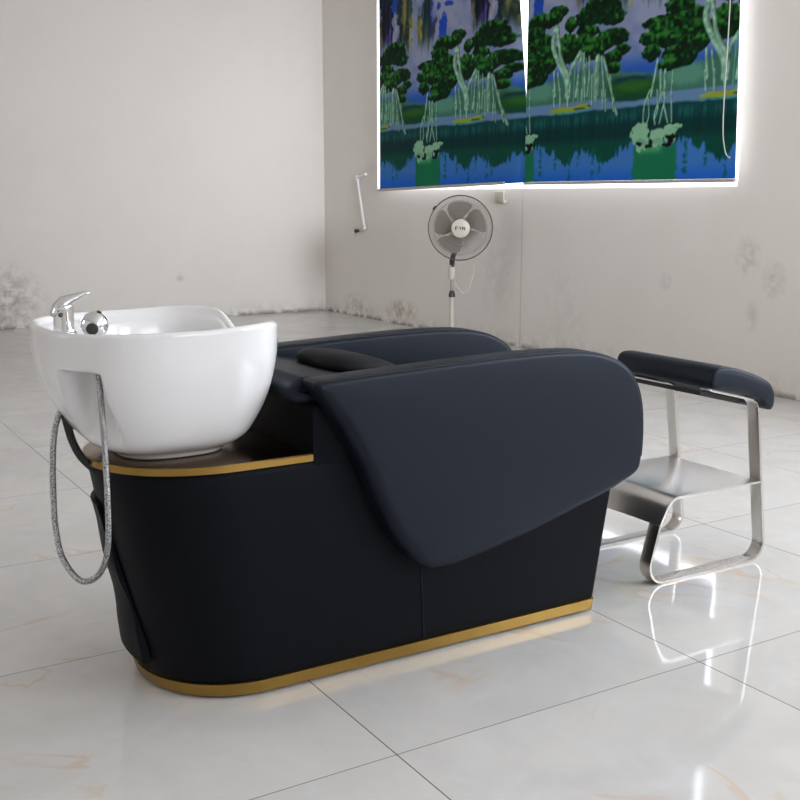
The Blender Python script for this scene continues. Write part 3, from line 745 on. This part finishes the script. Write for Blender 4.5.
# hand shower resting in its socket
hx, hy, hz = .575, 2.085, .792
hs = Geo().add(lathe([(.016, .760), (.0165, .766), (.013, .770), (.012, .782)], (hx + .004, hy, 0), seg=20)).build('shower_socket', M_CHROME, bowl)
g_ = Geo(); bpts = [(.0265 * math.sin(math.pi * k / 14), -.0265 * math.cos(math.pi * k / 14)) for k in range(15)]
g_.add(lathe(bpts, (hx, hy, hz))); sh = g_.build('shower_head', M_CHROME, bowl)
nd = Vector((-.42, -.86, -.18)).normalized()
Geo().add(lathe([(.0115, .0), (.0115, .0275), (.009, .0285), (.002, .0275)], Vector((hx, hy, hz)), nd, 20)).build('spray_face', M_BLACKPL, sh)
nd = Vector((.35, -.1, .93)).normalized()
Geo().add(lathe([(.005, .02), (.005, .0285), (.002, .0292)], Vector((hx, hy, hz)), nd, 16)).build('shower_button', M_BLACKPL, sh)

# braided hose loop
def on_bowl(th_deg, z, f=.735):
    th = math.radians(th_deg); return (CX + rnorm(th) * f * math.cos(th), CY + rnorm(th) * f * math.sin(th), z)
hp = [(.572, 2.052, .713), (.5655, 2.040, .700), (.566, 2.034, .64), (.567, 2.030, .56), (.567, 2.028, .46), (.563, 2.030, .36), (.549, 2.055, .300), (.524, 2.10, .278), (.503, 2.15, .315), (.501, 2.185, .37), (.504, 2.20, .43), (.508, 2.205, .50), (.515, 2.205, .565), (.53, 2.205, .61)]
hh_ = Geo().add(tube(catmull(hp, 8), .0062, 12)).build('shower_hose', M_HOSE, bowl); hh_['label'] = 'looping braided steel shower hose'
bh = Geo().add(tube(catmull([(.535, 2.21, .62), (.540, 2.20, .58), (.548, 2.19, .54), (.565, 2.185, .505), (.60, 2.185, .47), (.64, 2.185, .45)], 8), .0082, 10)).build('supply_hose', M_BLACKRUB, CH)

# ------------------------------------------------------------ footrest
FR = thing('footrest_stool', 'brushed steel footrest stand with black padded calf rest beyond the chair', 'footrest', (2.24, 2.2, 0))
T = .008
side_r = fillet([(2.212, .521), (2.402, .474), (2.468, .004), (2.000, .004), (2.046, .165)], [0, .032, .05, .05, 0], 8)
for y0, lab in ((2.022, 'near side loop of flat steel bar'), (2.340, 'far side loop of flat steel bar')):
    f_ = Geo().add(strip(side_r, T, y0, y0 + .04)).build('side_frame', M_STEEL, FR, sharp=25, bevel=.0012); f_['label'] = lab
plate = fillet([(2.434, .235), (2.084, .235), (2.046, .165)], [0, .05, 0], 8)
fp = Geo().add(strip(plate, T * .9, 2.0225, 2.3795)).build('footplate', M_STEELP, FR, sharp=25, bevel=.001); fp['label'] = 'brushed steel footplate with a bent front edge'
PADP = catmull([(2.195, .532), (2.190, .560), (2.203, .585), (2.24, .590), (2.30, .577), (2.37, .553), (2.415, .530), (2.436, .500), (2.438, .468), (2.425, .452), (2.405, .462), (2.385, .485), (2.33, .502), (2.25, .520)], 5, True)
PADP = [(p[0] + .003, p[1] - .004) for p in PADP]
pad = Geo().add(slab(PADP, 1.998, 2.380, .012, None, 6, puff=.003)).build('calf_pad', M_LEATHER, FR, sharp=60)
N_ = normals2(PADP) if area2(PADP) > 0 else normals2(PADP[::-1]); PP = PADP if area2(PADP) > 0 else PADP[::-1]
for y in (2.0025, 2.3755):
    Geo().add(tube([(p[0] - n_[0] * .003, y, p[1] - n_[1] * .003) for p, n_ in zip(PP, N_)], .002, 6, closed=True)).build('piping', M_PIPING, pad)
Geo().add(strip(fillet([(2.215, .506), (2.37, .468)], 0), .012, 2.064, 2.338)).build('pad_board', M_BLACKPL, FR)

# ------------------------------------------------------------ pedestal fan
FX, FY = 4.10, 6.08
FN = thing('pedestal_fan', 'ivory pedestal fan with round wire cage in front of the window wall', 'fan', (FX, FY, 0))
Geo().add(lathe([(.19, .0), (.19, .012), (.17, .022), (.06, .035), (.03, .05)], (FX, FY, 0), seg=48)).build('base', M_BEIGE, FN)
Geo().add(lathe([(.017, .04), (.017, .370)], (FX, FY, 0), seg=24)).build('pole', M_BEIGE, FN)
Geo().add(lathe([(.022, .365), (.022, .382), (.016, .402), (.012, .410)], (FX, FY, 0), seg=24)).build('height_collar', M_BLACKPL, FN)
Geo().add(lathe([(.0105, .40), (.0105, .51)], (FX, FY, 0), seg=20)).build('inner_pole', M_GREYPL, FN)
fd = Vector((-math.sin(math.radians(33)), -math.cos(math.radians(33)), -.01)).normalized()   # facing the camera side
fr_ = fd.cross(Vector((0, 0, 1))).normalized(); fu_ = fr_.cross(fd)
FC = Vector((4.100, 5.985, .829))
def off(v, a, b=0, c_=0): return v + fd * a + fr_ * b + fu_ * c_
# control box below the cage and neck
rings = []
for z, a, b in ((.485, .018, .018), (.495, .024, .022), (.560, .026, .024), (.58, .020, .020)):
    rings.append([tuple(Vector((FX, FY, z)) + fr_ * a * math.cos(w_) + Vector((fd.x, fd.y, 0)) * b * math.sin(w_)) for w_ in [2 * math.pi * k / 20 for k in range(20)]])
cb = Geo().add(loft(rings)).build('control_box', M_BEIGE, FN)
g_ = Geo(); np_ = [Vector((FX, FY, .56)), Vector((FX, FY, .62)), off(FC, -.10, .02, -.13), off(FC, -.10, .01, -.05)]
g_.add(tube([tuple(v) for v in catmull(np_, 5)], .016, 12)); g_.build('neck', M_BLACKPL, FN)
g_ = Geo(); g_.add(tube([tuple(Vector((FX, FY, .57)) + fd * .026 - fr_ * .005), tuple(off(Vector((FX, FY, .655)), .035, -.012, 0))], .010, 8)); g_.build('control_knob', M_BLACKPL, cb)
# motor
mo = Geo().add(lathe([(.01, -.17), (.05, -.165), (.065, -.14), (.065, -.07), (.055, -.05)], FC, fd, 28)).build('motor', M_BEIGE, FN)
# blades
bl = Geo()
for q_ in range(5):
    a0 = 2 * math.pi * q_ / 5; top = []; bot = []
    nr, na = 7, 7
    for i in range(nr):
        r_ = lerp(.028, .172, i / (nr - 1)); wdt = math.radians(lerp(36, 66, min(1, i / 3))) * (1 if i < nr - 1 else .8)
        for j in range(na):
            u_ = j / (na - 1) - .5; ang = a0 + u_ * wdt + .35 * (i / nr)
            top.append(tuple(off(FC, -.012 + u_ * .035, r_ * math.cos(ang), r_ * math.sin(ang))))
    bot = [tuple(Vector(v) - fd * .002) for v in top]; n_ = len(top); F = []
    for i in range(nr - 1):
        for j in range(na - 1):
            a = i * na + j; F.append((a, a + 1, a + na + 1, a + na)); F.append((n_ + a, n_ + a + na, n_ + a + na + 1, n_ + a + 1))
    ed = list(range(na)) + [i * na + na - 1 for i in range(1, nr)] + [(nr - 1) * na + j for j in range(na - 2, -1, -1)] + [i * na for i in range(nr - 2, 0, -1)]
    for k in range(len(ed)): a, b = ed[k - 1], ed[k]; F.append((a, b, n_ + b, n_ + a))
    Geo().add((top + bot, F)).build('blade', M_BLADE, FN)
# cages
def cage(sign, depth, parent):
    g_ = Geo(); R_ = .2105
    for rr_, dd in ((.060, .98), (.105, .90), (.15, .74), (.187, .45)):
        pass
    n = 110
    for k in range(n):
        a = 2 * math.pi * k / n; pts = []
        for r_, d_ in ((.036, 1), (.09, .97), (.14, .84), (.18, .58), (.203, .22), (R_, 0)):
            sw = .22 * (1 - r_ / R_); pts.append(tuple(off(FC, sign * depth * d_, r_ * math.cos(a + sw), r_ * math.sin(a + sw))))
        g_.add(tube(pts, .0008, 3))
    for r_, d_, w_ in ((.12, .90, .0011), (.178, .60, .0009)):
        g_.add(tube([tuple(off(FC, sign * depth * d_, r_ * math.cos(a), r_ * math.sin(a))) for a in [2 * math.pi * k / 60 for k in range(60)]], w_, 4, closed=True))
    return g_
fc = cage(1, .065, FN).build('front_cage', M_WIRE, FN); cage(-1, .07, FN).build('rear_cage', M_WIRE, FN)
Geo().add(tube([tuple(off(FC, 0, .2115 * math.cos(a), .2115 * math.sin(a))) for a in [2 * math.pi * k / 96 for k in range(96)]], .0042, 8, closed=True)).build('cage_ring', M_RING, FN)
for a in (math.radians(37),):
    Geo().add(tube([tuple(off(FC, .0, .216 * math.cos(a - .07), .216 * math.sin(a - .07))), tuple(off(FC, .0, .216 * math.cos(a + .07), .216 * math.sin(a + .07)))], .008, 8)).build('cage_clip', M_BLACKPL, FN)
hub = Geo().add(lathe([(.058, .058), (.061, .064), (.060, .070), (.053, .074), (.01, .077), (.001, .077)], FC, fd, 40)).build('hub_badge', M_BEIGE, FN)
# lettering on the badge
def letters(txt, size, origin, right, upv, normal, mat, parent):
    G = {'F': ['|', [(0, 0, 0, 1)], [(0, 1, .7, 1)], [(0, .52, .55, .52)]], 'Y': ['|', [(.4, 0, .4, .5)], [(.4, .5, 0, 1)], [(.4, .5, .8, 1)]], 'N': ['|', [(0, 0, 0, 1)], [(0, 1, .7, 0)], [(.7, 0, .7, 1)]]}
    x = 0; g_ = Geo(); tot = len(txt) * size * 1.05
    for ch in txt:
        for seg in G[ch][1:]:
            a0, b0, a1, b1 = seg[0]
            p0 = origin + right * (x - tot / 2 + a0 * size) + upv * ((b0 - .5) * size); p1 = origin + right * (x - tot / 2 + a1 * size) + upv * ((b1 - .5) * size)
            g_.add(tube([tuple(p0), tuple(p1)], size * .11, 5))
        x += size * 1.05
    return g_.build('lettering', mat, parent)
letters('FYN', .022, off(FC, .0765), -fr_ if fr_.dot(Vector((1, 0, 0))) < 0 else fr_, fu_, fd, M_BLACKPL, hub)
cordp = [tuple(off(FC, -.12, -.05, -.05)), tuple(off(FC, -.10, -.10, -.17)), tuple(off(FC, -.10, -.095, -.30)), tuple(off(FC, -.08, -.055, -.42)), tuple(off(FC, -.06, -.015, -.43)), tuple(off(FC, -.05, .02, -.38)), (FX, FY - .03, .50)]
Geo().add(tube(catmull(cordp, 8), .0028, 6)).build('power_cord', M_BEIGE, FN)
